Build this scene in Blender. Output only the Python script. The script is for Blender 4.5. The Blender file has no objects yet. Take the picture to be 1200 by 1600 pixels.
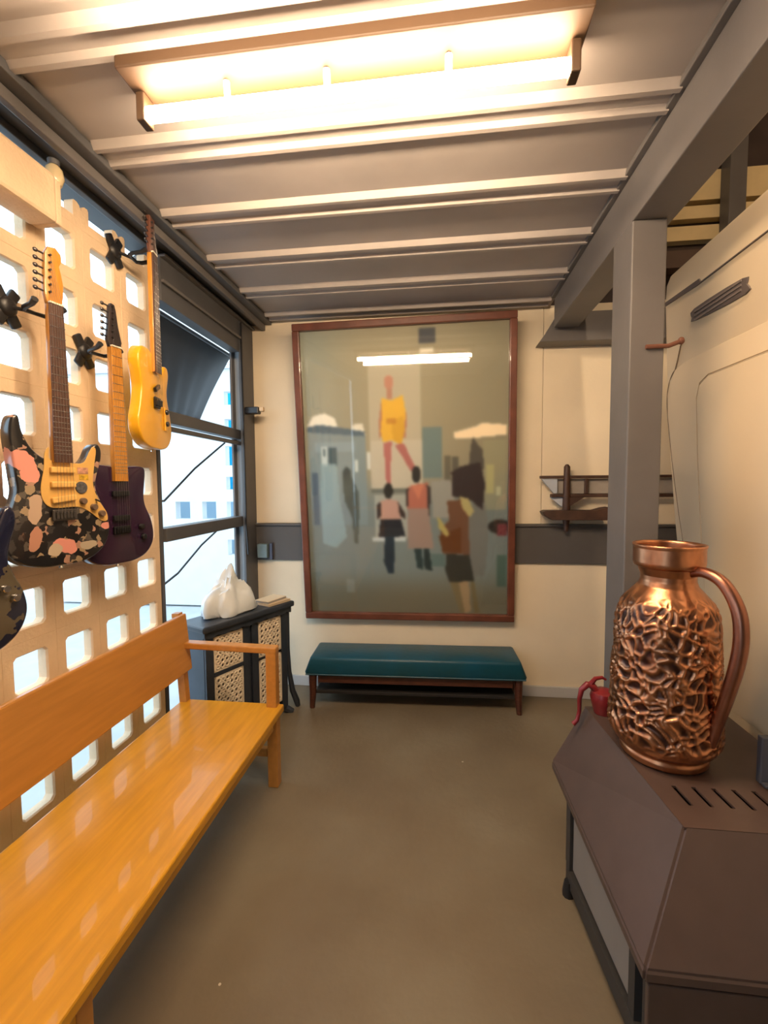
import bpy, bmesh, math, random
from mathutils import Vector, Matrix, noise
import numpy as np
random.seed(3)
SC = bpy.context.scene
COL = SC.collection
PI = math.pi

# ------------------------------------------------------------------ camera, world, exposure
def setup_camera():
    yaw, pitch, roll = math.radians(6.935), math.radians(3.467), 0.007
    fwd = Vector((-math.sin(yaw)*math.cos(pitch), math.cos(yaw)*math.cos(pitch), -math.sin(pitch)))
    r = Vector((math.cos(yaw), math.sin(yaw), 0)); u = r.cross(fwd)
    c, s = math.cos(roll), math.sin(roll)
    r2 = r*c - u*s; u2 = r*s + u*c
    cam = bpy.data.cameras.new('camera'); o = bpy.data.objects.new('camera', cam)
    m = Matrix((r2, u2, -fwd)).transposed().to_4x4(); m.translation = Vector((0, 0, 1.4))
    o.matrix_world = m
    cam.sensor_fit = 'HORIZONTAL'; cam.sensor_width = 36; cam.lens = 36*700/1200
    cam.clip_start = 0.02
    COL.objects.link(o); SC.camera = o
setup_camera()
w = bpy.data.worlds.new('overcast'); SC.world = w; w.use_nodes = True
bg = w.node_tree.nodes['Background']
bg.inputs[0].default_value = (0.59, 0.78, 0.94, 1); bg.inputs[1].default_value = 3.2
SC.view_settings.view_transform = 'Standard'; SC.view_settings.look = 'None'
SC.view_settings.gamma = 1; SC.view_settings.use_curve_mapping = False
SC.view_settings.exposure = 0.28
TUBE_STRENGTH = 112.0
HALL_STRENGTH = 200.0
WARM = (1.0, 0.73, 0.47)

# ------------------------------------------------------------------ materials
MATS = {}
def s2l(c): return tuple(((v/255)/12.92 if v/255 <= .04045 else ((v/255+.055)/1.055)**2.4) for v in c)
def mat(name, col, rough=.6, metal=0., var=0., vscale=6., bump=0., bscale=40., coat=0., spec=.5, col2=None, stretch=None):
    if name in MATS: return MATS[name]
    m = bpy.data.materials.new(name); m.use_nodes = True; nt = m.node_tree
    b = nt.nodes['Principled BSDF']
    b.inputs['Roughness'].default_value = rough; b.inputs['Metallic'].default_value = metal
    b.inputs['Coat Weight'].default_value = coat; b.inputs['Specular IOR Level'].default_value = spec
    tc = nt.nodes.new('ShaderNodeTexCoord'); src = tc.outputs['Object']
    if stretch:
        mp = nt.nodes.new('ShaderNodeMapping'); mp.inputs['Scale'].default_value = stretch
        nt.links.new(src, mp.inputs['Vector']); src = mp.outputs['Vector']
    n = nt.nodes.new('ShaderNodeTexNoise'); n.inputs['Scale'].default_value = vscale; n.inputs['Detail'].default_value = 5
    nt.links.new(src, n.inputs['Vector'])
    cr = nt.nodes.new('ShaderNodeValToRGB')
    c2 = col2 if col2 else tuple(v*(1-var) for v in col)
    cr.color_ramp.elements[0].position = .33; cr.color_ramp.elements[1].position = .67
    cr.color_ramp.elements[0].color = (*c2, 1); cr.color_ramp.elements[1].color = (*col, 1)
    nt.links.new(n.outputs['Fac'], cr.inputs['Fac']); nt.links.new(cr.outputs['Color'], b.inputs['Base Color'])
    if bump:
        n2 = nt.nodes.new('ShaderNodeTexNoise'); n2.inputs['Scale'].default_value = bscale
        nt.links.new(src, n2.inputs['Vector'])
        bp = nt.nodes.new('ShaderNodeBump'); bp.inputs['Strength'].default_value = bump; bp.inputs['Distance'].default_value = .01
        nt.links.new(n2.outputs['Fac'], bp.inputs['Height']); nt.links.new(bp.outputs['Normal'], b.inputs['Normal'])
    MATS[name] = m
    return m
def emit(name, col, strength):
    m = bpy.data.materials.new(name); m.use_nodes = True; nt = m.node_tree
    b = nt.nodes['Principled BSDF']; b.inputs['Base Color'].default_value = (1, 1, 1, 1)
    b.inputs['Emission Color'].default_value = (*col, 1); b.inputs['Emission Strength'].default_value = strength
    return m
def glass_mat(name, ior=1.42, tint=(1, 1, 1)):
    m = bpy.data.materials.new(name); m.use_nodes = True; nt = m.node_tree
    out = nt.nodes['Material Output']; nt.nodes.remove(nt.nodes['Principled BSDF'])
    t = nt.nodes.new('ShaderNodeBsdfTransparent'); t.inputs[0].default_value = (*tint, 1)
    g = nt.nodes.new('ShaderNodeBsdfGlossy'); g.inputs['Roughness'].default_value = .03
    f = nt.nodes.new('ShaderNodeFresnel'); ge = nt.nodes.new('ShaderNodeNewGeometry')
    ma = nt.nodes.new('ShaderNodeMath'); ma.operation = 'MULTIPLY_ADD'; ma.inputs[1].default_value = 1/ior-ior; ma.inputs[2].default_value = ior
    nt.links.new(ge.outputs['Backfacing'], ma.inputs[0]); nt.links.new(ma.outputs[0], f.inputs[0])
    mx = nt.nodes.new('ShaderNodeMixShader')
    nt.links.new(f.outputs[0], mx.inputs[0]); nt.links.new(t.outputs[0], mx.inputs[1]); nt.links.new(g.outputs[0], mx.inputs[2])
    nt.links.new(mx.outputs[0], out.inputs[0])
    return m

CREAM = mat('cream_paint', (.82, .71, .53), .55, var=.08, vscale=3, bump=.05, bscale=60)
BLOCK = mat('block_paint', (.74, .56, .37), .75, var=.10, vscale=9, bump=.25, bscale=70)
STEEL = mat('grey_steel_paint', (.135, .125, .122), .45, var=.14, vscale=5, bump=.04)
DSTEEL = mat('dark_steel_paint', (.085, .085, .09), .5, var=.2, vscale=5)
CEIL = mat('ceiling_sheet_paint', (.40, .36, .335), .5, var=.12, vscale=4)
BAND = mat('wall_band_paint', (.095, .088, .085), .5, var=.15, vscale=4)
BLACK = mat('black_plastic', (.012, .012, .014), .4)
CHROME = mat('chrome', (.7, .7, .7), .2, metal=1)
DARKWOOD = mat('dark_wood', (.055, .028, .018), .45, var=.4, vscale=20, stretch=(1, 1, 8))
WHITE = mat('white_wall_paint', (.64, .66, .67), .7, var=.05)

# ------------------------------------------------------------------ mesh helpers
def rot_to(d):
    return Vector((0, 0, 1)).rotation_difference(Vector(d).normalized()).to_matrix()
def box(bm, c, s, rz=0, bev=0., rot=None):
    t = bmesh.new(); bmesh.ops.create_cube(t, size=1)
    M = rot if rot is not None else Matrix.Rotation(rz, 3, 'Z')
    for v in t.verts: v.co = Vector((v.co.x*s[0], v.co.y*s[1], v.co.z*s[2]))
    if bev: bmesh.ops.bevel(t, geom=t.edges[:], offset=bev, segments=2, affect='EDGES', profile=.5)
    for v in t.verts: v.co = M @ v.co + Vector(c)
    merge(bm, t)
def boxb(bm, lo, hi, bev=0.):
    box(bm, [(a+b)/2 for a, b in zip(lo, hi)], [b-a for a, b in zip(lo, hi)], bev=bev)
def merge(bm, t):
    me = bpy.data.meshes.new('tmp'); t.to_mesh(me); t.free(); bm.from_mesh(me); bpy.data.meshes.remove(me)
def tube(bm, pts, r, n=10, cap=True):
    pts = [Vector(p) for p in pts]; rings = []
    rs = r if isinstance(r, (list, tuple)) else [r]*len(pts)
    up = None
    for i, p in enumerate(pts):
        d = (pts[min(i+1, len(pts)-1)] - pts[max(i-1, 0)]).normalized()
        if up is None:
            up = d.orthogonal().normalized()
        else:
            up = (up - d*up.dot(d)).normalized()
        sd = d.cross(up)
        rings.append([bm.verts.new(p + (up*math.cos(2*PI*k/n) + sd*math.sin(2*PI*k/n))*rs[i]) for k in range(n)])
    for a, b in zip(rings, rings[1:]):
        for k in range(n): bm.faces.new((a[k], a[(k+1) % n], b[(k+1) % n], b[k]))
    if cap: bm.faces.new(rings[0][::-1]); bm.faces.new(rings[-1])
def lathe(bm, prof, n=24, c=(0, 0, 0), cap=True):
    c = Vector(c); rings = []
    for r, z in prof:
        rings.append([bm.verts.new(c + Vector((r*math.cos(2*PI*k/n), r*math.sin(2*PI*k/n), z))) for k in range(n)])
    for a, b in zip(rings, rings[1:]):
        for k in range(n): bm.faces.new((a[k], a[(k+1) % n], b[(k+1) % n], b[k]))
    if cap: bm.faces.new(rings[0][::-1]); bm.faces.new(rings[-1])
def smooth_outline(pts, sub=6):
    out = []; n = len(pts)
    for i in range(n):
        p0, p1, p2, p3 = [Vector(pts[(i+k-1) % n]) for k in range(4)]
        for j in range(sub):
            t = j/sub
            out.append(.5*((2*p1)+(-p0+p2)*t+(2*p0-5*p1+4*p2-p3)*t*t+(-p0+3*p1-3*p2+p3)*t**3))
    return out
def prism(bm, outline, y0, y1, bev=0., seg=2, xf=None):
    """outline in the local x,z plane, swept from y0 (back) to y1 (front)."""
    t = bmesh.new()
    vs = [t.verts.new((p[0], y0, p[1])) for p in outline]
    f = t.faces.new(vs)
    ex = bmesh.ops.extrude_face_region(t, geom=[f])
    for v in [g for g in ex['geom'] if isinstance(g, bmesh.types.BMVert)]: v.co.y = y1
    bmesh.ops.recalc_face_normals(t, faces=t.faces[:])
    if bev:
        es = [e for e in t.edges if abs(e.verts[0].co.y - e.verts[1].co.y) < 1e-7]
        bmesh.ops.bevel(t, geom=es, offset=bev, segments=seg, affect='EDGES', profile=.5)
    bmesh.ops.triangulate(t, faces=[f for f in t.faces if len(f.verts) > 4])
    if xf:
        for v in t.verts: v.co = xf @ v.co
    merge(bm, t)
def sphere(bm, c, s, u=16, v=10):
    bmesh.ops.create_uvsphere(bm, u_segments=u, v_segments=v, radius=1, matrix=Matrix.Translation(c) @ Matrix.Diagonal((*s, 1)))
def obj(name, bm, m, parent=None, smooth=False, local=False, kind=None, label=None):
    bmesh.ops.recalc_face_normals(bm, faces=bm.faces[:])
    me = bpy.data.meshes.new(name); bm.to_mesh(me); bm.free()
    o = bpy.data.objects.new(name, me); COL.objects.link(o)
    if m: me.materials.append(m)
    if parent is not None:
        o.parent = parent
        if not local:
            root = parent
            while root.parent: root = root.parent
            off = Vector(root.location)
            me.transform(Matrix.Translation(-off))
    if smooth:
        me.polygons.foreach_set('use_smooth', [True]*len(me.polygons))
        try: me.set_sharp_from_angle(angle=math.radians(smooth if smooth is not True else 40))
        except Exception: pass
    if kind: o['kind'] = kind
    if label: o['label'] = label
    return o
def thing(name, label, cat, loc=(0, 0, 0), rz=0, group=None):
    o = bpy.data.objects.new(name, None); COL.objects.link(o)
    o.location = loc; o.rotation_euler = (0, 0, rz); o.empty_display_size = .1
    o['label'] = label; o['category'] = cat
    if group: o['group'] = group
    return o
def struct(name, bm=None, m=None, smooth=False):
    if bm is None:
        o = bpy.data.objects.new(name, None); COL.objects.link(o)
    else: o = obj(name, bm, m, smooth=smooth)
    o['kind'] = 'structure'
    return o
def inst(src, name, parent, loc, rz=0):
    o = bpy.data.objects.new(name, src.data); COL.objects.link(o); o.parent = parent; o.location = loc
    o.rotation_euler = (0, 0, rz); return o
def B(): return bmesh.new()

# ================================================================== THE SETTING
WX = -1.30            # inner face of the block wall
BY = 3.00             # face of the back wall
CZ = 2.52             # underside of the ceiling sheet

def floor_material():
    m = bpy.data.materials.new('worn_concrete'); m.use_nodes = True; nt = m.node_tree; L = nt.links.new
    b = nt.nodes['Principled BSDF']; tc = nt.nodes.new('ShaderNodeTexCoord')
    n = nt.nodes.new('ShaderNodeTexNoise'); n.inputs['Scale'].default_value = 1.6; n.inputs['Detail'].default_value = 7
    cr = nt.nodes.new('ShaderNodeValToRGB'); e = cr.color_ramp.elements
    e[0].position = .3; e[0].color = (.150, .114, .072, 1); e[1].position = .7; e[1].color = (.225, .195, .14, 1)
    k = cr.color_ramp.elements.new(.5); k.color = (.185, .15, .10, 1)
    L(tc.outputs['Object'], n.inputs['Vector']); L(n.outputs['Fac'], cr.inputs['Fac'])
    v = nt.nodes.new('ShaderNodeTexVoronoi'); v.inputs['Scale'].default_value = 7; L(tc.outputs['Object'], v.inputs['Vector'])
    sp = nt.nodes.new('ShaderNodeMath'); sp.operation = 'LESS_THAN'; sp.inputs[1].default_value = .035; L(v.outputs['Distance'], sp.inputs[0])
    sep = nt.nodes.new('ShaderNodeSeparateColor'); L(v.outputs['Color'], sep.inputs[0])
    gt = nt.nodes.new('ShaderNodeMath'); gt.operation = 'GREATER_THAN'; gt.inputs[1].default_value = .72; L(sep.outputs[0], gt.inputs[0])
    mu = nt.nodes.new('ShaderNodeMath'); mu.operation = 'MULTIPLY'; L(sp.outputs[0], mu.inputs[0]); L(gt.outputs[0], mu.inputs[1])
    mx = nt.nodes.new('ShaderNodeMix'); mx.data_type = 'RGBA'; L(mu.outputs[0], mx.inputs[0]); L(cr.outputs[0], mx.inputs[6]); mx.inputs[7].default_value = (.55, .5, .4, 1)
    L(mx.outputs[2], b.inputs['Base Color']); b.inputs['Roughness'].default_value = .42
    n2 = nt.nodes.new('ShaderNodeTexNoise'); n2.inputs['Scale'].default_value = 35; L(tc.outputs['Object'], n2.inputs['Vector'])
    bp = nt.nodes.new('ShaderNodeBump'); bp.inputs['Strength'].default_value = .12; bp.inputs['Distance'].default_value = .01
    L(n2.outputs['Fac'], bp.inputs['Height']); L(bp.outputs[0], b.inputs['Normal'])
    return m
b = B(); boxb(b, (-1.40, -1.8, -.12), (3.2, 3.1, 0)); struct('floor', b, floor_material())
b = B(); boxb(b, (-9, -6, -.16), (-1.405, 9, -.02)); boxb(b, (-1.405, -6, -.16), (6, -1.805, -.02)); struct('ground', b, mat('pale_concrete', (.45, .47, .48), .8, var=.1))

# --- block wall: one object per block
wall = struct('wall_left')
def block_mesh():
    b = B(); W, Hh, D = .196, .205, .036; hw, hh, c = .062, .063, .012
    def loop(x, w, h, c):
        pts = [(-w+c, -h), (w-c, -h), (w, -h+c), (w, h-c), (w-c, h), (-w+c, h), (-w, h-c), (-w, -h+c)]
        return [b.verts.new((x, p, q)) for p, q in pts]
    L = [loop(-D, W/2, Hh/2, .001), loop(-.0015, W/2, Hh/2, .001), loop(0, W/2-.0015, Hh/2-.0015, .001),
         loop(0, hw, hh, c), loop(-.006, hw-.004, hh-.004, c), loop(-D, hw-.004, hh-.004, c)]
    L.append(L[0])
    for a, d in zip(L, L[1:]):
        for k in range(8): b.faces.new((a[k], a[(k+1) % 8], d[(k+1) % 8], d[k]))
    return b
first = obj('breeze_block', block_mesh(), BLOCK, wall, local=True)
ROWS = [2.241-.2045*k for k in range(11)]
COLS = [1.852-.196*k for k in range(15)]
k = 0
for z in ROWS:
    for y in COLS:
        if k == 0: first.location = (WX, y, z)
        else: inst(first, 'breeze_block', wall, (WX, y, z))
        k += 1
# half-height open blocks along the top: two rounded horns with an open notch
def half_block():
    b = B()
    pts = [(-.098, 0), (.098, 0), (.098, .062), (.092, .08), (.08, .088), (.066, .088), (.062, .08), (.062, .032), (-.062, .032), (-.062, .08), (-.066, .088), (-.08, .088), (-.092, .08), (-.098, .062)]
    prism(b, pts, 0, -.036, xf=Matrix.Rotation(PI/2, 4, 'Z') @ Matrix.Identity(4))
    for v in b.verts: v.co.x = -abs(v.co.x)
    return b
hb = obj('half_block', half_block(), BLOCK, wall, local=True); k = 0
for y in COLS:
    if k == 0: hb.location = (WX, y, ROWS[0]+.10225)
    else: inst(hb, 'half_block', wall, (WX, y, ROWS[0]+.10225))
    k += 1
b = B(); boxb(b, (WX-.036, -1.08, 0), (WX, 1.95, ROWS[-1]-.10225)); obj('plinth', b, BLOCK, wall)
b = B(); boxb(b, (WX-.06, 1.951, 0), (WX+.004, 1.975, 2.44)); obj('edge_strip', b, DSTEEL, wall)

# --- opening in the left wall: steel rails, post, sill
win = struct('window_1')
def part(name, lo, hi, m, parent, bev=.003, **kw):
    b = B(); boxb(b, lo, hi, bev); return obj(name, b, m, parent, **kw)
part('rail', (-1.345, 1.976, 1.705), (-1.29, 2.84, 1.765), DSTEEL, win)
part('flat_bar', (-1.30, 1.976, 1.665), (-1.285, 2.84, 1.690), DSTEEL, win)
part('rail', (-1.35, 1.976, 1.135), (-1.28, 2.84, 1.20), DSTEEL, win)
b = B(); tube(b, [(-1.40, 1.98, 1.33), (-1.40, 2.15, 1.325), (-1.40, 2.45, 1.50), (-1.38, 2.79, 1.68)], .006, 6); obj('stay_wire', b, BLACK, win, smooth=True)
b = B(); tube(b, [(-1.40, 1.98, .86), (-1.40, 2.25, .93), (-1.40, 2.5, 1.05), (-1.39, 2.79, 1.16)], .006, 6); obj('stay_wire', b, BLACK, win, smooth=True)
part('sill', (-1.40, 1.976, .0), (-1.27, 2.795, .10), mat('sill_paint', (.6, .6, .58), .7), win)
part('header', (-1.335, 1.976, 2.255), (-1.265, 2.795, 2.452), DSTEEL, win)
part('header_lip', (-1.264, 1.976, 2.335), (-1.250, 2.795, 2.35), STEEL, win)
# corner post: H section
post = struct('trim_1')
part('flange', (-1.36, 2.845, 0), (-1.345, 2.99, 2.45), STEEL, post)
part('web', (-1.345, 2.885, 0), (-1.275, 2.9, 2.45), mat('daylit_steel_web', (.30, .32, .34), .5, var=.1), post)  # web colour lightened to paint in the daylight between the flanges
part('flange', (-1.275, 2.80, 0), (-1.258, 2.99, 2.45), DSTEEL, post)
# upper rail on the left side: angle + flange + lip
rail = struct('trim_2')
part('top_flange', (-1.42, -1.8, 2.485), (-1.12, 2.99, 2.515), DSTEEL, rail)
part('web', (-1.30, -1.8, 2.46), (-1.27, 2.99, 2.485), DSTEEL, rail)
part('lip', (-1.19, -1.8, 2.45), (-1.165, 2.99, 2.485), STEEL, rail)
part('lower_flange', (-1.40, 1.98, 2.452), (-1.24, 2.99, 2.465), STEEL, rail)

# --- ceiling sheet with its cross ribs, each a part
b = B(); boxb(b, (-1.42, -1.8, CZ), (.70, 3.06, CZ+.03)); ceil = struct('ceiling', b, CEIL)
ribm = B()
prof = [(-.060, 0), (-.046, -.022), (-.030, -.022), (-.020, -.008), (.020, -.008), (.030, -.022), (.046, -.022), (.060, 0)]
vs0 = [ribm.verts.new((-1.12, y, z)) for y, z in prof]; vs1 = [ribm.verts.new((.675, y, z)) for y, z in prof]
for i in range(len(prof)-1): ribm.faces.new((vs0[i], vs0[i+1], vs1[i+1], vs1[i]))
ribm.faces.new((vs0[-1], vs0[0], vs1[0], vs1[-1])); ribm.faces.new(vs0); ribm.faces.new(vs1)
r0 = obj('rib', ribm, CEIL, ceil, local=True)
RY = [1.82+.365*i for i in range(-9, 4)]
for i, y in enumerate(RY):
    if i == 0: r0.location = (0, y, CZ)
    else: inst(r0, 'rib', ceil, (0, y, CZ))

# --- back wall: two cream sheets and a dark steel band, higher hall wall to the right
bw = struct('wall_back')
part('upper_panel', (-1.40, BY, 1.14), (.66, BY+.05, 2.53), CREAM, bw)
part('upper_panel', (.662, BY, 1.14), (3.2, BY+.05, 2.52), CREAM, bw)
part('lower_panel', (-1.4, BY-.012, 0), (3.2, BY+.05, .885), CREAM, bw)
part('steel_band', (-1.258, BY-.03, .885), (3.2, BY+.05, 1.14), BAND, bw)
part('band_lip', (-1.258, BY-.045, 1.125), (1.9, BY-.03, 1.14), BAND, bw)
part('skirting', (-1.25, BY-.03, 0), (1.9, BY-.012, .07), mat('grey_skirting', (.5, .5, .5), .6), bw)
hall = struct('wall_hall')
YEL = mat('yellowed_board', (.78, .62, .34), .6, var=.15)
part('dark_boarding', (.60, 3.06, 2.4), (3.2, 3.12, 4.0), mat('brown_board', (.06, .04, .035), .7, var=.3), hall)
part('board', (1.15, 3.0, 2.985), (3.2, 3.058, 3.06), YEL, hall)
part('board', (1.15, 3.0, 2.86), (3.2, 3.058, 2.945), YEL, hall)
part('board', (1.15, 3.0, 3.09), (3.2, 3.058, 3.26), YEL, hall)
part('upright', (1.66, 2.90, 2.4), (1.75, 2.99, 3.4), STEEL, hall)
part('cross_bar', (1.1, 2.90, 2.66), (1.655, 2.99, 2.76), mat('brown_beam', (.10, .06, .045), .6, var=.3), hall)
part('cross_bar', (1.755, 2.90, 2.66), (3.2, 2.99, 2.76), MATS['brown_beam'], hall)
b = B(); boxb(b, (3.2, -1.8, 0), (3.26, 3.12, 4.0)); struct('wall_right', b, CREAM)
b = B(); boxb(b, (.72, -1.8, 4.0), (3.26, 3.12, 4.05)); struct('roof_hall', b, DSTEEL)
b = B(); boxb(b, (-1.42, -1.86, 0), (3.26, -1.8, 4.05)); struct('wall_rear', b, mat('brown_rear_board', (.16, .12, .10), .7, var=.2))
b = B(); boxb(b, (.66, -1.8, 2.55), (.69, 3.06, 4.0)); struct('wall_upper', b, DSTEEL)

# --- right beam and column
beam = struct('trim_3')
part('beam_body', (.685, -1.8, 2.33), (.825, 2.84, 2.50), STEEL, beam, bev=.004)
part('beam_top_flange', (.665, -1.8, 2.501), (.86, 2.84, 2.545), STEEL, beam)
column = struct('trim_4')
part('column_body', (.682, 1.74, 0), (.80, 1.915, 2.329), STEEL, column, bev=.005)
head = struct('trim_5')
b = B(); prism(b, [(.61, 2.262), (1.9, 2.245), (1.9, 2.43), (.72, 2.43), (.66, 2.33)], 0, -.12, bev=.003)
for v in b.verts: v.co.y += BY-.005
o = obj('header_beam', b, STEEL, head)

# --- outdoors: white pierced wall with cyan boards behind, seen through the opening
outer = struct('wall_outer')
OY = 4.9
def outer_wall():
    b = B()
    xs = [-4.6]; holes_x = [(-3.05, -2.87), (-2.72, -2.55), (-2.42, -2.28)]
    for a, c in holes_x: xs += [a, c]
    xs.append(-1.5)
    zs = [0]; hz = [(.60, .78), (1.02, 1.22), (1.36, 1.505), (1.635, 1.855), (2.045, 2.16), (2.32, 2.47)]
    for a, c in hz: zs += [a, c]
    zs.append(2.72)
    for i in range(len(xs)-1):
        for j in range(len(zs)-1):
            hole = i % 2 == 1 and j % 2 == 1
            if hole and (i == 5 or j in (3,)): continue
            boxb(b, (xs[i], OY, zs[j]), (xs[i+1], OY+.1, zs[j+1]))
    bmesh.ops.remove_doubles(b, verts=b.verts[:], dist=1e-5)
    return b
obj('pierced_wall', outer_wall(), WHITE, outer)
part('blue_board', (-2.62, OY+.3, 1.3), (-2.30, OY+.33, 2.6), mat('cyan_board', (.0, .50, .86), .6), outer)
part('far_boarding', (-4.6, OY+.7, 0), (-2.0, OY+.74, 1.9), mat('pale_blue_boarding', (.42, .56, .66), .7), outer)
part('coping', (-4.6, OY-.03, 2.722), (-1.5, OY+.13, 2.77), WHITE, outer)

# ================================================================== LIGHT FITTINGS
FIT = mat('fitting_enamel', (.045, .022, .008), .6)
def fluorescent(label, loc, length, strength, rz=0):
    t = thing('tube_light', label, 'light', loc, rz)
    h = length/2
    b = B(); boxb(b, (-h-.035, -.085, -.032), (h+.035, .035, 0), .004); obj('tray', b, FIT, t, local=True)
    for sx in (-1, 1):
        b = B(); boxb(b, (sx*(h+.012)-.012, -.02, -.11), (sx*(h+.012)+.012, .025, -.036), .004); obj('lamp_holder', b, FIT, t, local=True)
    for x in (-.32, -.05, .26):
        b = B(); tube(b, [(x*length/1.1, -.012, -.033), (x*length/1.1, -.006, -.07)], .009, 8); obj('tube_clip', b, mat('clip_white', (.9, .85, .8), .4), t, local=True)
    b = B(); tube(b, [(-h, 0, -.085), (h, 0, -.085)], .0185, 16); obj('tube', b, emit('tube_glow_%g' % strength, WARM, strength), t, smooth=True, local=True)
    return t
fluorescent('long glowing warm fluorescent tube fitting on the ribbed ceiling', (-.235, 1.20, 2.496), 1.10, TUBE_STRENGTH)
fluorescent('second fluorescent tube fitting on the ceiling, the one nearest the viewer', (-.235, .85, 2.496), 1.10, TUBE_STRENGTH)
fluorescent('fluorescent tube fitting high above the grey beam beside the van', (.80, .9, 3.3), 1.2, HALL_STRENGTH, PI/2)

# small unlit bulb under the left rail
t = thing('bulb', 'small tan oval light bulb hanging under the dark rail above the block wall', 'bulb', (-1.235, 1.375, 2.455))
b = B(); lathe(b, [(.004, -.085), (.02, -.078), (.028, -.055), (.024, -.03), (.014, -.018)], 16); obj('globe', b, mat('tan_glass', (.62, .5, .3), .25), t, smooth=True, local=True)
b = B(); lathe(b, [(.016, -.018), (.018, -.002)], 16); obj('socket', b, DSTEEL, t, smooth=True, local=True)
t = thing('cover_box', 'cream box cover fixed at the top of the block wall', 'box', (WX, 1.2, 2.22))
part('cover', (WX+.001, .72, 2.235), (WX+.10, 1.345, 2.385), BLOCK, t, bev=.012)
part('end_cap', (WX+.001, 1.346, 2.24), (WX+.092, 1.37, 2.38), BLOCK, t, bev=.005)

# ================================================================== GUITARS
MAPLE = mat('maple_neck', (.60, .255, .03), .35, var=.25, vscale=25, stretch=(6, 6, 1), coat=.3)
ROSE = mat('rosewood', (.10, .045, .03), .5, var=.4, vscale=40, stretch=(4, 4, 1))
STRAT = [(0, 0), (.055, .001), (.105, .018), (.142, .052), (.159, .10), (.150, .155), (.127, .205), (.114, .245), (.122, .290), (.137, .335), (.139, .372), (.126, .390), (.106, .378), (.086, .340), (.062, .316), (.034, .312), (-.034, .330), (-.060, .342), (-.084, .366), (-.104, .408), (-.112, .452), (-.130, .446), (-.139, .40), (-.134, .335), (-.128, .275), (-.126, .230), (-.145, .170), (-.163, .115), (-.158, .060), (-.125, .022), (-.065, .002)]
TELE = [(0, 0), (.06, .002), (.115, .018), (.152, .055), (.161, .10), (.148, .16), (.126, .215), (.122, .255), (.136, .30), (.145, .336), (.134, .362), (.106, .364), (.080, .335), (.056, .314), (.032, .312), (.030, .36), (-.03, .388), (-.065, .396), (-.11, .39), (-.138, .362), (-.144, .32), (-.130, .265), (-.124, .225), (-.140, .165), (-.161, .11), (-.156, .06), (-.12, .02), (-.06, .002)]
SQUARE = [(0, 0), (.06, .002), (.115, .020), (.150, .058), (.158, .105), (.146, .16), (.122, .21), (.116, .25), (.122, .30), (.126, .345), (.112, .362), (.06, .362), (0, .358), (-.06, .362), (-.115, .366), (-.13, .345), (-.126, .29), (-.118, .24), (-.128, .195), (-.152, .14), (-.160, .095), (-.150, .055), (-.115, .018), (-.06, .002)]
HEAD = [(-.0215, -.004), (-.028, .022), (-.027, .06), (-.022, .145), (-.012, .165), (.010, .170), (.026, .156), (.027, .135), (.019, .118), (.024, .095), (.029, .065), (.027, .03), (.0215, -.004)]
BLADE = [(-.0215, -.004), (-.030, .020), (-.022, .075), (-.016, .140), (-.008, .152), (.004, .150), (.010, .132), (.018, .075), (.030, .020), (.0215, -.004)]
def nodes_ellipses(m, base_node_out, items):
    """flat printed ellipses over the body colour, in object coordinates"""
    nt = m.node_tree; L = nt.links.new; b = nt.nodes['Principled BSDF']
    tc = nt.nodes.new('ShaderNodeTexCoord'); cur = base_node_out
    nz = nt.nodes.new('ShaderNodeTexNoise'); nz.inputs['Scale'].default_value = 30; L(tc.outputs['Object'], nz.inputs['Vector'])
    for (x, z, rx, rz_, ang, col) in items:
        mp = nt.nodes.new('ShaderNodeMapping'); mp.vector_type = 'TEXTURE'
        mp.inputs['Location'].default_value = (x, 0, z); mp.inputs['Rotation'].default_value = (0, ang, 0); mp.inputs['Scale'].default_value = (rx, 1e3, rz_)
        L(tc.outputs['Object'], mp.inputs['Vector'])
        ln = nt.nodes.new('ShaderNodeVectorMath'); ln.operation = 'LENGTH'; L(mp.outputs[0], ln.inputs[0])
        ad = nt.nodes.new('ShaderNodeMath'); ad.operation = 'MULTIPLY_ADD'; ad.inputs[1].default_value = 1.1; L(nz.outputs['Fac'], ad.inputs[0]); L(ln.outputs['Value'], ad.inputs[2])
        lt = nt.nodes.new('ShaderNodeMath'); lt.operation = 'LESS_THAN'; lt.inputs[1].default_value = 1.45; L(ad.outputs[0], lt.inputs[0])
        mx = nt.nodes.new('ShaderNodeMix'); mx.data_type = 'RGBA'; L(lt.outputs[0], mx.inputs[0]); L(cur, mx.inputs[6]); mx.inputs[7].default_value = (*col, 1)
        cur = mx.outputs[2]
    L(cur, b.inputs['Base Color'])
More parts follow.
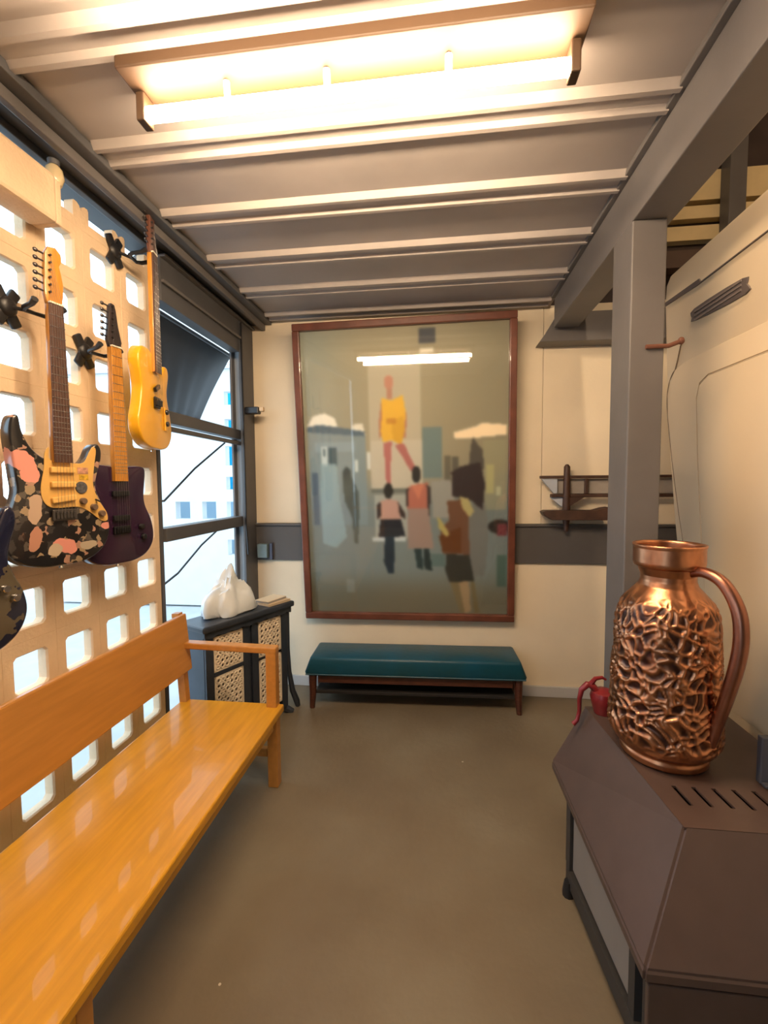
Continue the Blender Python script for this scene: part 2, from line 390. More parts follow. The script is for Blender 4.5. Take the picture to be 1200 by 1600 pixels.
def collage_mat():
    m = bpy.data.materials.new('printed_collage'); m.use_nodes = True; nt = m.node_tree; L = nt.links.new
    b = nt.nodes['Principled BSDF']; b.inputs['Roughness'].default_value = .3; b.inputs['Coat Weight'].default_value = .4
    tc = nt.nodes.new('ShaderNodeTexCoord')
    dz = nt.nodes.new('ShaderNodeTexNoise'); dz.inputs['Scale'].default_value = 60; L(tc.outputs['Object'], dz.inputs['Vector'])
    av = nt.nodes.new('ShaderNodeVectorMath'); av.operation = 'MULTIPLY_ADD'; av.inputs[1].default_value = (.02, .02, .02)
    L(dz.outputs['Color'], av.inputs[0]); L(tc.outputs['Object'], av.inputs[2])
    v = nt.nodes.new('ShaderNodeTexVoronoi'); v.inputs['Scale'].default_value = 52; L(av.outputs[0], v.inputs['Vector'])
    sc_ = nt.nodes.new('ShaderNodeSeparateColor'); L(v.outputs['Color'], sc_.inputs[0])
    cr = nt.nodes.new('ShaderNodeValToRGB'); cr.color_ramp.interpolation = 'CONSTANT'; e = cr.color_ramp.elements
    e[0].position = 0; e[0].color = (.012, .011, .012, 1); e[1].position = .55; e[1].color = (.045, .04, .038, 1)
    for p, c in ((.68, (.34, .25, .15)), (.80, (.10, .085, .07)), (.86, (.42, .24, .17)), (.92, (.012, .011, .012))):
        k = e.new(p); k.color = (*c, 1)
    L(sc_.outputs[0], cr.inputs['Fac'])
    P = (.72, .30, .24)
    black = (.01, .01, .012)
    nodes_ellipses(m, cr.outputs['Color'], [
        (-.14, -.40, .05, .05, 0, black), (.13, -.43, .03, .04, 0, black), (-.10, -.79, .12, .03, 0, black),
        (-.105, -.485, .05, .028, .6, P), (-.09, -.52, .03, .03, 0, P), (.005, -.745, .042, .024, .2, P), (-.085, -.715, .018, .042, .3, (.50, .25, .17)),
        (-.03, -.755, .024, .022, 0, (.55, .45, .33)), (.14, -.69, .022, .014, 0, P), (.075, -.75, .03, .014, 0, (.45, .38, .28)), (-.08, -.62, .022, .05, .1, (.50, .36, .26))])
    return m
def burst_mat():
    m = mat('navy_burst', (.01, .012, .035), .2, coat=.5)
    nt = m.node_tree
    b = nt.nodes['Principled BSDF']; src = [l.from_socket for l in nt.links if l.to_socket == b.inputs['Base Color']][0]
    nodes_ellipses(m, src, [(.02, -.66, .13, .12, 0, (.10, .08, .05)), (.0, -.67, .085, .08, 0, (.03, .025, .02))])
    return m
def guitar(label, nut, theta, outline, mats, body_bottom, neck_end, head, pickguard=None, pickups=(), knobs=(), bridge=None, group=None, board=None, extra=None):
    t = thing('electric_guitar', label, 'guitar', nut, PI/2-math.radians(theta), group)
    D = .044
    ol = [(x, z+body_bottom) for x, z in smooth_outline(outline, 5)]
    b = B(); prism(b, ol, 0, -D, bev=.007, seg=3); obj('body', b, mats['body'], t, smooth=50, local=True)
    b = B(); prism(b, [(-.0205, -.002), (.0205, -.002), (.028, neck_end), (-.028, neck_end)], -.036, -.056, bev=.005); obj('neck', b, mats['neck'], t, smooth=40, local=True)
    fb = obj('fretboard', (lambda q: (prism(q, [(-.021, -.003), (.021, -.003), (.0285, neck_end), (-.0285, neck_end)], -.0565, -.061, bev=.001), q)[1])(B()), board or mats['neck'], t, local=True)
    b = B()
    for k in range(1, 22):
        z = -.648*(1-2**(-k/12))
        if z > neck_end+.005:
            hwid = .0215+.007*z/neck_end
            boxb(b, (-hwid, -.0621, z-.001), (hwid, -.061, z+.001))
    fr = obj('frets', b, CHROME, fb, local=True, kind='stuff')
    b = B(); prism(b, head, -.040, -.054, bev=.002); obj('headstock', b, mats['head'], t, smooth=40, local=True)
    n = B(); boxb(n, (-.021, -.064, -.003), (.021, -.0545, .002)); obj('nut', n, mat('bone', (.8, .75, .6), .4), t, local=True)
    for k in range(6):
        z = .030+.022*k; x = head[2][0]+.001*k
        b = B(); tube(b, [(x+.004, -.046, z), (x-.018, -.046, z+.002)], .0028, 6); sphere(b, (x-.022, -.046, z+.002), (.008, .0045, .0065), 8, 6)
        tube(b, [(x+.012, -.054, z), (x+.012, -.062, z)], .0035, 6)
        obj('tuning_peg', b, mat('peg_metal', (.10, .09, .09), .3, metal=.8), t, smooth=True, local=True)
    if pickguard:
        b = B(); prism(b, [(x, z) for x, z in smooth_outline(pickguard, 4)], -D-.0002, -D-.003, bev=.001); obj('pickguard', b, mats['guard'], t, local=True)
    for (x, z, w_, h_, ang) in pickups:
        b = B(); box(b, (x, -D-.008, z), (w_, .012, h_), rot=Matrix.Rotation(ang, 3, 'Y'), bev=.003); obj('pickup', b, mats['pickup'], t, local=True)
    for (x, z) in knobs:
        b = B(); lathe(b, [(.011, 0), (.0105, .010), (.009, .012)], 14)
        for v in b.verts: v.co = Vector((x+v.co.x, -D-.0035-v.co.z, z+v.co.y))
        obj('control_knob', b, mats['knob'], t, smooth=True, local=True)
    if bridge:
        x, z, w_, h_ = bridge
        b = B(); box(b, (x, -D-.007, z), (w_, .010, h_), bev=.003)
        for k in range(6): box(b, (x-.026+.0104*k, -D-.014, z), (.008, .006, h_*.55))
        obj('bridge', b, mats['bridge'], t, local=True)
        b = B()
        for k in range(6):
            f = k/5-.5
            tube(b, [(f*.034, -.0645, 0), (x+f*.052, -D-.019, z+.005)], .0006, 4)
            tube(b, [(f*.034, -.0645, 0), (head[2][0]+.012+.001*k, -.058, .030+.022*k)], .0006, 4)
        obj('strings', b, CHROME, t, local=True)
    b = B(); tube(b, [(0, -D/2, body_bottom+.002), (0, -D/2, body_bottom-.010)], [.004, .007], 8); obj('strap_button', b, CHROME, t, smooth=True, local=True)
    if extra: extra(t, D)
    return t
CRM = mat('aged_cream_plastic', (.72, .43, .12), .4, var=.1)
GUARD = [(-.052, -.50), (-.048, -.455), (-.034, -.436), (-.032, -.475), (.032, -.475), (.036, -.482), (.072, -.478), (.092, -.445), (.106, -.425), (.117, -.436), (.108, -.492), (.102, -.55), (.118, -.60), (.146, -.645), (.148, -.672), (.125, -.672), (.085, -.640), (.045, -.622), (-.03, -.622), (-.058, -.60), (-.064, -.56)]
PICKC = mat('pickup_cream', (.78, .48, .14), .4)
def strat_extra(t, D):
    b = B(); lathe(b, [(.020, 0), (.019, .003)], 20)
    for v in b.verts: v.co = Vector((.060+v.co.x, -D-.0032-v.co.z, -.560+v.co.y))
    obj('badge', b, mat('grey_badge', (.12, .12, .13), .4, var=.6, vscale=120), t, local=True)
    b = B(); boxb(b, (.050, -D-.0042, -.515), (.085, -D-.0032, -.495)); obj('sticker', b, mat('pink_sticker', (.70, .36, .24), .5, var=.5, vscale=90), t, local=True)
    b = B(); boxb(b, (.055, -D-.0042, -.535), (.085, -D-.0032, -.518)); obj('sticker', b, mat('yellow_sticker', (.75, .45, .04), .5, var=.6, vscale=110), t, local=True)
    b = B(); tube(b, [(.108, -D-.003, -.60), (.112, -D-.018, -.607)], .003, 6); obj('selector_switch', b, BLACK, t, local=True)
guitar('electric guitar with collage printed black body and cream pickguard, dark fretboard', (-1.215, 1.285, 1.958), 13, STRAT,
       dict(body=collage_mat(), neck=MAPLE, head=MAPLE, guard=CRM, pickup=PICKC, knob=mat('dark_knob', (.15, .10, .07), .4), bridge=mat('bridge_metal', (.10, .09, .085), .35, metal=.6)),
       -.804, -.482, HEAD, GUARD, [(0, -.505, .075, .018, 0), (0, -.550, .075, .018, 0), (0, -.595, .075, .018, -.12)], [(.062, -.604), (.098, -.625), (.125, -.648)], (0, -.645, .075, .035), board=ROSE, extra=strat_extra)
PUR = mat('plum_lacquer', (.035, .010, .030), .22, coat=.5, var=.5, vscale=5, col2=(.022, .010, .030))
def plain_extra(t, D): pass
guitar('dark plum electric guitar with pale maple neck and black headstock', (-1.215, 1.535, 1.905), 10, SQUARE,
       dict(body=PUR, neck=MAPLE, head=mat('black_headstock', (.02, .012, .012), .4), guard=BLACK, pickup=BLACK, knob=BLACK, bridge=mat('bridge_dark', (.02, .02, .022), .4, metal=.5)),
       -.79, -.485, BLADE, None, [(0, -.53, .07, .02, 0), (0, -.62, .07, .02, 0)], [(.09, -.66), (.10, -.70)], (0, -.665, .07, .03))
YEL2 = mat('butterscotch_lacquer', (.86, .43, .015), .3, coat=.4, var=.12, vscale=4)
def tele_extra(t, D):
    b = B(); box(b, (.085, -D-.004, -.655), (.022, .006, .10), bev=.002); obj('control_plate', b, mat('yellow_plate', (.80, .42, .04), .3), t, local=True)
guitar('butterscotch yellow electric guitar hanging at the end of the block wall', (-1.205, 1.745, 2.345), -12, TELE,
       dict(body=YEL2, neck=MAPLE, head=mat('dark_red_head', (.13, .05, .03), .4), guard=YEL2, pickup=BLACK, knob=BLACK, bridge=BLACK),
       -.79, -.478, HEAD, None, [(-.005, -.54, .05, .018, -.5)], [(.085, -.625), (.088, -.675)], (-.005, -.60, .05, .045), board=ROSE, extra=tele_extra)
guitar('dark navy sunburst electric guitar hanging lowest, nearest the camera', (-1.215, .968, 1.758), 6, STRAT,
       dict(body=burst_mat(), neck=MAPLE, head=MAPLE, guard=BLACK, pickup=BLACK, knob=CHROME, bridge=CHROME),
       -.80, -.482, HEAD, None, [(0, -.52, .075, .018, 0), (0, -.60, .075, .018, 0)], [(.095, -.63), (.12, -.66)], (0, -.655, .075, .035), board=ROSE)

def hanger(label, y, z, yy, zz, out=.13, th=0):
    t = thing('guitar_hanger', label, 'hanger', (WX, y, z))
    b = B()
    for a in (.55, -.55):
        box(b, (.010, 0, 0), (.016, .034, .125), rot=Matrix.Rotation(a, 3, 'X'), bev=.006)
    sphere(b, (.016, 0, 0), (.014, .03, .03), 12, 8)
    obj('base_plate', b, BLACK, t, smooth=True, local=True)
    dy, dz = yy-y, zz-z
    b = B(); tube(b, [(.018, 0, 0), (out*.55, dy*.6, dz-.012), (out-.045, dy, dz-.012)], .006, 8); obj('arm', b, BLACK, t, smooth=True, local=True)
    b = B()
    a = math.radians(th); ux, uy = math.sin(a), math.cos(a); fx, fy = math.cos(a), -math.sin(a)
    for s in (-1, 1):
        p0 = Vector((out-.045, dy, dz-.012))
        q = lambda lat, f, h: p0 + Vector((ux*lat*s + fx*f, uy*lat*s + fy*f, h))
        tube(b, [q(0, 0, 0), q(.030, .002, 0), q(.040, .018, .002), q(.040, .052, .008), q(.043, .072, .018)], [.006, .007, .008, .008, .010], 8)
    obj('yoke', b, BLACK, t, smooth=True, local=True)
hanger('black wall hanger holding the collage printed guitar', 1.235, 1.942, 1.285, 1.951, .10, 13)
hanger('black wall hanger holding the plum guitar', 1.535-.004, 1.895, 1.535, 1.898, .10, 10)
hanger('black wall hanger holding the butterscotch guitar, highest of the hangers', 1.713, 2.342, 1.745, 2.338, .11, -12)
hanger('black wall hanger holding the navy sunburst guitar', .968, 1.748, .968, 1.751, .10, 6)

# ================================================================== YELLOW WOODEN BENCH
OAK = mat('honey_pine', (.68, .33, .022), .33, var=.18, vscale=7, stretch=(7, .7, 7), coat=.25, spec=.4)
OAKB = mat('honey_pine_back', (.55, .25, .055), .36, var=.15, vscale=7, stretch=(7, .7, 7), coat=.2)
t = thing('bench', 'long honey coloured wooden bench with backrest and open arms along the block wall', 'bench', (-.97, 1.0, 0))
Y0, Y1 = -.25, 1.97
part('seat', (-1.215, Y0+.01, .348), (-.715, Y1-.008, .383), OAK, t, bev=.006)
part('apron', (-.768, Y0+.05, .285), (-.745, Y1-.07, .347), OAK, t, bev=.003)
part('apron', (-1.205, Y0+.05, .285), (-1.185, Y1-.07, .347), OAK, t, bev=.003)
b = B(); box(b, (-1.188, (Y0+Y1)/2, .665), (.024, Y1-Y0-.01, .268), rot=Matrix.Rotation(-.09, 3, 'Y'), bev=.006); obj('backrest', b, OAKB, t)
for y in (Y0+.03, Y1-.026):
    b = B(); tube(b, [(-1.185, y, 0), (-1.195, y, .35), (-1.222, y, .805)], .024, 4)
    obj('back_post', b, OAKB, t)
    part('front_post', (-.785, y-.024, 0), (-.737, y+.024, .645), OAKB, t, bev=.004)
    b = B(); box(b, (-.985, y, .652), (.50, .050, .030), rot=Matrix.Rotation(.02, 3, 'Y'), bev=.006); obj('armrest', b, OAKB, t)
for y in (.8,):
    part('leg', (-.785, y-.022, 0), (-.742, y+.022, .348), OAKB, t, bev=.003)
part('stretcher', (-1.18, Y1-.04, .14), (-.79, Y1-.015, .18), OAKB, t, bev=.003)

# ================================================================== CABINET WITH FRETWORK
NAVY = mat('blue_black_paint', (.035, .045, .065), .35, var=.3, vscale=10)
PANEL = mat('fretwork_cream', (.80, .70, .55), .5, var=.1)
ang = math.radians(62)
t = thing('cabinet', 'small blue black cabinet with cream fretwork panels standing behind the bench', 'cabinet', (-1.075, 2.30, 0))
ang = 0
A = Vector((-1.165, 2.085, 0)); Bp = Vector((-.915, 2.60, 0)); ex = (Bp-A).normalized(); ln = (Bp-A).length; ny = Vector((ex.y, -ex.x, 0))
XF = Matrix((( ex.x, -ny.x, 0), (ex.y, -ny.y, 0), (0, 0, 1))).to_4x4(); XF.translation = A   # local x along the front, y inwards
def cbox(name, lo, hi, m, parent=t, bev=.003, **kw):
    b = B(); boxb(b, lo, hi, bev)
    for v in b.verts: v.co = XF @ v.co
    return obj(name, b, m, parent, **kw)
DPT = .17
cbox('carcass', (.0, .012, .05), (ln, DPT, .66), NAVY)
cbox('top', (-.03, -.035, .665), (ln+.03, DPT+.01, .700), NAVY, bev=.010)
b = B(); N = 14
pts = [(-.015, .664)] + [(-.015+(ln+.03)*i/60, .640-.010*abs(math.sin(i*PI/8))) for i in range(61)] + [(ln+.015, .664)]
prism(b, pts, -.002, -.018, xf=None)
for v in b.verts: v.co = XF @ v.co
obj('scalloped_frieze', b, NAVY, t)
for x in (.0, .235, .295, ln-.055): cbox('stile', (x, -.004, .05), (x+.045, .011, .636), NAVY)
def fretwork(x0, x1, z0, z1, parent, nx, nz):
    b = B(); boxb(b, (x0, .004, z0), (x1, .011, z1))
    for v in b.verts: v.co = XF @ v.co
    p = obj('panel', b, mat('panel_dark', (.09, .075, .07), .6), parent)
    q = B(); w_ = .006
    for lo, hi in (((x0, z0), (x1, z0+.010)), ((x0, z1-.010), (x1, z1)), ((x0, z0), (x0+.010, z1)), ((x1-.010, z0), (x1, z1))):
        boxb(q, (lo[0], -.002, lo[1]), (hi[0], .004, hi[1]))
    cx, cz = (x1-x0-.02)/nx, (z1-z0-.02)/nz
    for i in range(nx):
        for j in range(nz):
            px, pz = x0+.01+cx*(i+.5), z0+.01+cz*(j+.5)
            ph = random.random()*6.28; full = random.random() < .5
            pr = []
            for k in range(11):
                a = ph + 2*PI*k/10*(1 if full else 1.15); rr = (1 if full else 1-.045*k)
                pr.append((px+cx*.46*rr*math.cos(a), .0, pz+cz*.46*rr*math.sin(a)))
            tube(q, pr, .0058, 5)
    for v in q.verts: v.co = XF @ v.co
    obj('fretwork', q, PANEL, p, kind='stuff')
fretwork(.048, .232, .44, .625, t, 6, 6)
fretwork(.048, .232, .10, .415, t, 6, 10)
fretwork(.342, ln-.058, .42, .625, t, 5, 6)
fretwork(.342, ln-.058, .10, .40, t, 5, 9)
cbox('mid_rail', (.046, -.003, .416), (.234, .010, .439), NAVY)
for x, y in ((.0, .0), (ln-.05, .0), (.0, DPT-.05), (ln-.05, DPT-.05)):
    b = B()
    p = [XF @ Vector((x+.025, y+.025, .05)), XF @ Vector((x+.025+(.012 if x > .1 else 0), y+.022, .028)), XF @ Vector((x+.025+(.045 if x > .1 else 0), y+.01-.02*(y < .1), 0.0))]
    tube(b, p, [.030, .024, .018], 8); obj('foot', b, NAVY, t, smooth=True)
b = B(); p = [XF @ Vector((ln+.004, .012, z)) + ex*d for z, d in ((.64, .0), (.40, .004), (.25, .014), (.12, .040), (.04, .075), (.004, .085))]
tube(b, p, [.018, .014, .015, .018, .020, .016], 8); obj('side_bracket', b, NAVY, t, smooth=True)

# magazines and a lump of white plastic on the cabinet
PAPER = mat('cream_paper', (.74, .60, .42), .6, var=.1)
def slab(name, label, cat, cx, cy, sx, sy, z, h, m, off):
    c = XF @ Vector((cx, cy, z))
    t2 = thing(name, label, cat, c)
    rz = math.atan2(ex.y, ex.x)+off
    b = B(); box(b, c+Vector((0, 0, h/2)), (sx, sy, h), rz=rz, bev=.002); obj('pages', b, m, t2)
    b = B(); box(b, c+Vector((0, 0, h+.0015)), (sx+.004, sy+.004, .002), rz=rz); obj('cover', b, mat('cover_tan', (.70, .55, .36), .35), t2)
slab('magazine', 'cream magazine lying flat on the far end of the cabinet top', 'magazine', .495, .03, .17, .10, .7005, .012, PAPER, .0)
slab('magazine', 'thin grey magazine lying on top of the cream magazine', 'magazine', .49, .05, .16, .10, .716, .010, mat('grey_paper', (.35, .35, .36), .5), .1)
def lump():
    b = B(); bmesh.ops.create_icosphere(b, subdivisions=4, radius=1)
    for v in b.verts:
        n = v.co.normalized(); h = max(n.z, -.25)
        r = 1+.34*noise.noise(n*1.9+Vector((4, 1, 2)))+.10*noise.noise(n*5)+.03*noise.noise(n*13)
        k = 1-.5*max(0, n.z)
        v.co = Vector((n.x*r*k*.16, n.y*r*k*.095, max(-.008, n.z*r*.235)))
    return b
b = lump(); c = XF @ Vector((.225, .095, .7095))
R = Matrix.Rotation(math.atan2(ex.y, ex.x), 4, 'Z')
for v in b.verts: v.co = R @ v.co
pl = mat('crumpled_plastic', (.70, .76, .80), .35, var=.1, bump=.25, bscale=22)
o = obj('plastic_bag', b, pl, smooth=True); o.location = c
o['label'] = 'crumpled whitish plastic bag heaped on the cabinet by the opening'; o['category'] = 'bag'

# ================================================================== TEAL UPHOLSTERED BENCH
TEAL = mat('teal_vinyl', (.003, .075, .135), .42, var=.5, vscale=5, bump=.15, bscale=30, col2=(.005, .06, .085))
MAHO = mat('mahogany', (.10, .032, .018), .35, var=.4, vscale=15, stretch=(1, 6, 6))
t = thing('upholstered_bench', 'low teal vinyl bench on dark wooden legs under the framed print', 'bench', (-.155, 2.815, 0), math.radians(2.2))
b = B()
box(b, (0, 0, .275), (1.36, .285, .115), bev=.018)
for v in b.verts:
    k = max(0, 1-(abs(v.co.x)/.68)**4)*max(0, 1-(abs(v.co.y)/.15)**2)
    if v.co.z > .3: v.co.z += .008*k
    if v.co.z > .30: v.co.x *= .955
obj('cushion', b, TEAL, t, smooth=50, local=True)
b = B(); tube(b, [(-.672, -.143, .225), (.672, -.143, .225)], .005, 6); obj('piping', b, TEAL, t, local=True)
for y in (-.11, .11):
    b = B(); boxb(b, (-.60, y-.012, .165), (.60, y+.012, .216), .003); obj('apron', b, MAHO, t, local=True)
b = B(); boxb(b, (-.62, -.10, .085), (.62, .10, .105), .003); obj('lower_shelf', b, mat('black_shelf', (.02, .018, .018), .5), t, local=True)
for sx in (-1, 1):
    for sy in (-1, 1):
        b = B(); tube(b, [(sx*.635, sy*.11, .216), (sx*.635, sy*.112, .10), (sx*.64, sy*.115, 0)], [.026, .022, .016], 8)
        obj('leg', b, MAHO, t, smooth=True, local=True)
    b = B(); boxb(b, (sx*.635-.011, -.10, .17), (sx*.635+.011, .10, .215), .002); obj('end_rail', b, MAHO, t, local=True)

# ================================================================== FRAMED PRINT
FR = mat('mahogany_frame', (.17, .055, .032), .3, var=.35, vscale=10, coat=.3)
PW, PH = 1.345, 1.872
t = thing('framed_print', 'tall framed print of a yellow dressed figure above onlookers, behind glass', 'picture', (-.207, 2.948, .512))
t.rotation_euler = (math.radians(3.95), math.radians(-.6), math.radians(0))
fw = .045
for name, lo, hi in (('frame_rail', (-PW/2-fw*.5, -.02, -fw*.3), (PW/2+fw*.5, .022, fw*.7)), ('frame_rail', (-PW/2-fw*.5, -.02, PH), (PW/2+fw*.5, .022, PH+fw)),
                     ('frame_stile', (-PW/2-fw*.5, -.02, fw*.7), (-PW/2+fw*.5, .022, PH)), ('frame_stile', (PW/2-fw*.5, -.02, fw*.7), (PW/2+fw*.5, .022, PH))):
    b = B(); boxb(b, lo, hi, .006); obj(name, b, FR, t, local=True)
    
def print_pixels(W, Hh):
    X, Yy = np.meshgrid(474+(np.arange(W)+.5)/W*(793-474), 512+(np.arange(Hh)+.5)/Hh*(956-512))
    im = np.zeros((Hh, W, 3))
    top = np.array([158, 146, 117.]); left = np.array([146, 148, 132.]); bot = np.array([122, 130, 124.]); low = np.array([112, 106, 86.])
    v = (Yy-512)/444; u = (X-474)/319
    def sm(a, b_, x): t_ = np.clip((x-a)/(b_-a), 0, 1); return (t_*t_*(3-2*t_))[..., None]
    im[:] = top; im = im*(1-sm(.35, 0, u)*.8)+left*sm(.35, 0, u)*.8
    im = im*(1-sm(.45, .62, v))+bot*sm(.45, .62, v)
    im = im*(1-sm(.82, .95, v))+low*sm(.82, .95, v)
    im = im*(1-sm(.5, 1, u)*sm(.0, .5, 1-v)*.12)
    def P(col, pts, a=1., zoom=True):
        nonlocal im
        pp = [(380+x/2.727, 460+y/2.727) for x, y in pts] if zoom else pts
        ins = np.zeros(X.shape, bool); n = len(pp)
        for i in range(n):
            x1, y1 = pp[i]; x2, y2 = pp[(i+1) % n]
            if y1 == y2: continue
            c_ = ((y1 > Yy) != (y2 > Yy)) & (X < (x2-x1)*(Yy-y1)/(y2-y1)+x1)
            ins ^= c_
        im[ins] = im[ins]*(1-a)+np.array(col)*a
    def R(col, x0, y0, x1, y1, a=1.): P(col, [(x0, y0), (x1, y0), (x1, y1), (x0, y1)], a)
    def E(col, cx, cy, rx, ry, a=1.): P(col, [(cx+rx*math.cos(k*PI/10), cy+ry*math.sin(k*PI/10)) for k in range(20)], a)
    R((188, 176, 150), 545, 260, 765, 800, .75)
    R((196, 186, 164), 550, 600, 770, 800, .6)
    R((104, 122, 120), 770, 550, 850, 760, .85)
    P((232, 222, 200), [(270, 535), (300, 490), (350, 478), (395, 500), (410, 550)]); P((225, 214, 190), [(460, 570), (475, 530), (515, 525), (525, 572)])  # pale window reflections on the glass, painted into the print colours
    P((128, 142, 142), [(270, 545), (525, 575), (525, 960), (280, 960)], .8)
    P((92, 106, 112), [(270, 535), (330, 525), (525, 560), (520, 580), (270, 555)])
    R((150, 162, 164), 300, 600, 480, 640, .6); R((205, 210, 200), 478, 680, 490, 730); R((210, 208, 196), 530, 645, 545, 720)
    R((75, 92, 95), 362, 625, 400, 700); R((190, 198, 190), 330, 620, 358, 700); R((90, 105, 108), 338, 630, 350, 660)
    R((80, 92, 105), 285, 730, 310, 960, .8)
    P((146, 166, 166), [(325, 690), (395, 690), (405, 850), (430, 1010), (380, 1060), (320, 1040), (320, 860)], .8)
    E((70, 76, 72), 440, 745, 20, 38); P((78, 84, 76), [(420, 760), (460, 750), (492, 820), (490, 900), (480, 1040), (465, 1040), (455, 920), (425, 850)], .9)
    P((242, 214, 172), [(900, 575), (905, 600), (960, 602), (1118, 590), (1118, 550), (1020, 540), (985, 555)])  # another bright reflection on the glass, painted in with the print
    R((152, 146, 112), 1020, 610, 1118, 900, .6); R((178, 168, 112), 1035, 710, 1065, 830, .7); R((196, 190, 150), 1075, 800, 1095, 840, .7)
    P((82, 76, 66), [(970, 640), (980, 590), (995, 620), (1020, 650), (1028, 730), (960, 740)])
    R((98, 92, 76), 862, 670, 888, 780, .9); R((88, 84, 72), 893, 675, 918, 760, .9)
    R((105, 108, 98), 545, 800, 700, 822, .9)
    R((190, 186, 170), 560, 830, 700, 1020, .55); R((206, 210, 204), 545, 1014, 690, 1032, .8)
    # standing figure
    E((186, 132, 108), 632, 362, 20, 30); R((176, 128, 104), 622, 385, 645, 430)
    P((172, 118, 96), [(598, 440), (612, 435), (604, 560), (588, 590), (584, 540)]); P((172, 118, 96), [(690, 430), (706, 500), (700, 590), (688, 590), (690, 500)])
    P((222, 172, 62), [(602, 425), (640, 438), (690, 415), (700, 480), (696, 560), (680, 622), (640, 600), (602, 606), (592, 560), (600, 500)])
    P((200, 150, 50), [(640, 520), (690, 500), (696, 560), (680, 622), (645, 600)], .7); R((180, 120, 50), 620, 510, 660, 530, .7)
    P((176, 108, 98), [(604, 608), (640, 606), (634, 690), (630, 785), (612, 785), (608, 700)]); P((170, 104, 94), [(652, 620), (690, 612), (738, 715), (718, 732), (690, 680)])
    # onlookers
    E((46, 44, 38), 620, 812, 20, 34); P((186, 146, 128), [(580, 858), (620, 846), (664, 858), (672, 940), (584, 940)])
    P((60, 50, 46), [(568, 870), (586, 860), (584, 920), (566, 940)]); P((60, 50, 46), [(660, 860), (690, 910), (690, 935), (668, 920)])
    P((38, 40, 44), [(582, 936), (672, 936), (690, 1010), (572, 1014)]); P((38, 50, 58), [(600, 1010), (640, 1010), (638, 1175), (612, 1175), (592, 1120)])
    E((50, 48, 44), 742, 745, 20, 36); P((172, 104, 84), [(704, 800), (740, 786), (790, 780), (796, 890), (702, 895)]); P((206, 128, 96), [(720, 790), (775, 785), (750, 850)], .7)
    P((60, 50, 46), [(696, 810), (708, 800), (702, 890), (694, 870)]); P((60, 50, 46), [(785, 790), (800, 800), (798, 930), (788, 930)])
    P((152, 128, 114), [(704, 888), (790, 888), (812, 1062), (698, 1062)]); P((40, 58, 58), [(728, 1064), (760, 1064), (765, 1155), (740, 1150)]); P((36, 50, 50), [(768, 1064), (792, 1064), (805, 1160), (772, 1155)])
    R((72, 100, 96), 800, 1085, 860, 1140, .6)
    P((150, 146, 134), [(806, 775), (885, 770), (905, 840), (890, 930), (810, 930)], .9)
    P((112, 110, 102), [(960, 880), (1030, 860), (1045, 1000), (1030, 1180), (960, 1190)], .85)
    P((54, 44, 42), [(890, 740), (930, 715), (1010, 700), (1030, 790), (1020, 900), (975, 860), (895, 840)])
    P((108, 74, 52), [(870, 860), (960, 850), (965, 1090), (850, 1085), (840, 980), (880, 940)]); P((98, 56, 26), [(835, 1010), (930, 970), (930, 1085), (850, 1075)])
    P((172, 156, 92), [(828, 925), (845, 940), (880, 1000), (868, 1015), (835, 975)]); P((172, 158, 104), [(925, 840), (960, 850), (985, 905), (965, 930), (935, 890)])
    P((50, 50, 44), [(865, 1088), (965, 1090), (985, 1205), (880, 1215), (862, 1160)])
    P((158, 132, 96), [(920, 1210), (962, 1205), (970, 1340), (945, 1350)]); P((120, 104, 72), [(880, 1212), (918, 1212), (945, 1345), (925, 1350)]); P((112, 98, 66), [(968, 1205), (985, 1205), (1008, 1345), (985, 1350)])
    E((42, 38, 34), 1090, 970, 48, 30); R((112, 54, 56), 1080, 960, 1120, 1010); R((70, 92, 78), 1082, 1090, 1120, 1230, .8)
    R((80, 80, 80), 762, 155, 828, 215); R((214, 204, 180), 765, 232, 820, 250); R((214, 204, 180), 765, 258, 795, 278)
    R((150, 160, 150), 420, 1200, 460, 1260, .4)
    for _ in range(3):
        p = np.pad(im, ((1, 1), (1, 1), (0, 0)), mode='edge')
        im = (p[:-2, 1:-1]+p[2:, 1:-1]+p[1:-1, :-2]+p[1:-1, 2:]+2*im)/6
    return im
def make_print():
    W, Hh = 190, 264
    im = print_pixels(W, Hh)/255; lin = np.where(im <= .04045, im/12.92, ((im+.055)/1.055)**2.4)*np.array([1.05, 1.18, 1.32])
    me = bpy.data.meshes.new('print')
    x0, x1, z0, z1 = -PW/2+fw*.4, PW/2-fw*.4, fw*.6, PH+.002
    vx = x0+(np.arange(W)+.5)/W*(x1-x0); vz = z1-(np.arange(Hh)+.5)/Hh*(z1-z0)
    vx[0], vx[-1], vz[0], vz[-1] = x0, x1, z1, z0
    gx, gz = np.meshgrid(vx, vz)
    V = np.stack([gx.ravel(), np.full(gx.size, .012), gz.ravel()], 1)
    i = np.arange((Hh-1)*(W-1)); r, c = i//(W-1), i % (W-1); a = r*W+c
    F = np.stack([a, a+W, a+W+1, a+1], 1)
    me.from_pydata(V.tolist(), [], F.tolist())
    at = me.color_attributes.new('ink_glare', 'FLOAT_COLOR', 'POINT')
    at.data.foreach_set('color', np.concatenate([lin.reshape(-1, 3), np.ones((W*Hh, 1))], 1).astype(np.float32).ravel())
    m = bpy.data.materials.new('ink_and_glare'); m.use_nodes = True; nt = m.node_tree
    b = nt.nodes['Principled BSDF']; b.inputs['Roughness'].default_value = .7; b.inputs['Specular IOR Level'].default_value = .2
    n = nt.nodes.new('ShaderNodeAttribute'); n.attribute_name = 'ink_glare'
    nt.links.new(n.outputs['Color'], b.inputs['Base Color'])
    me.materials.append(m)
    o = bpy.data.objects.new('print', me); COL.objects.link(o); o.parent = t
make_print()
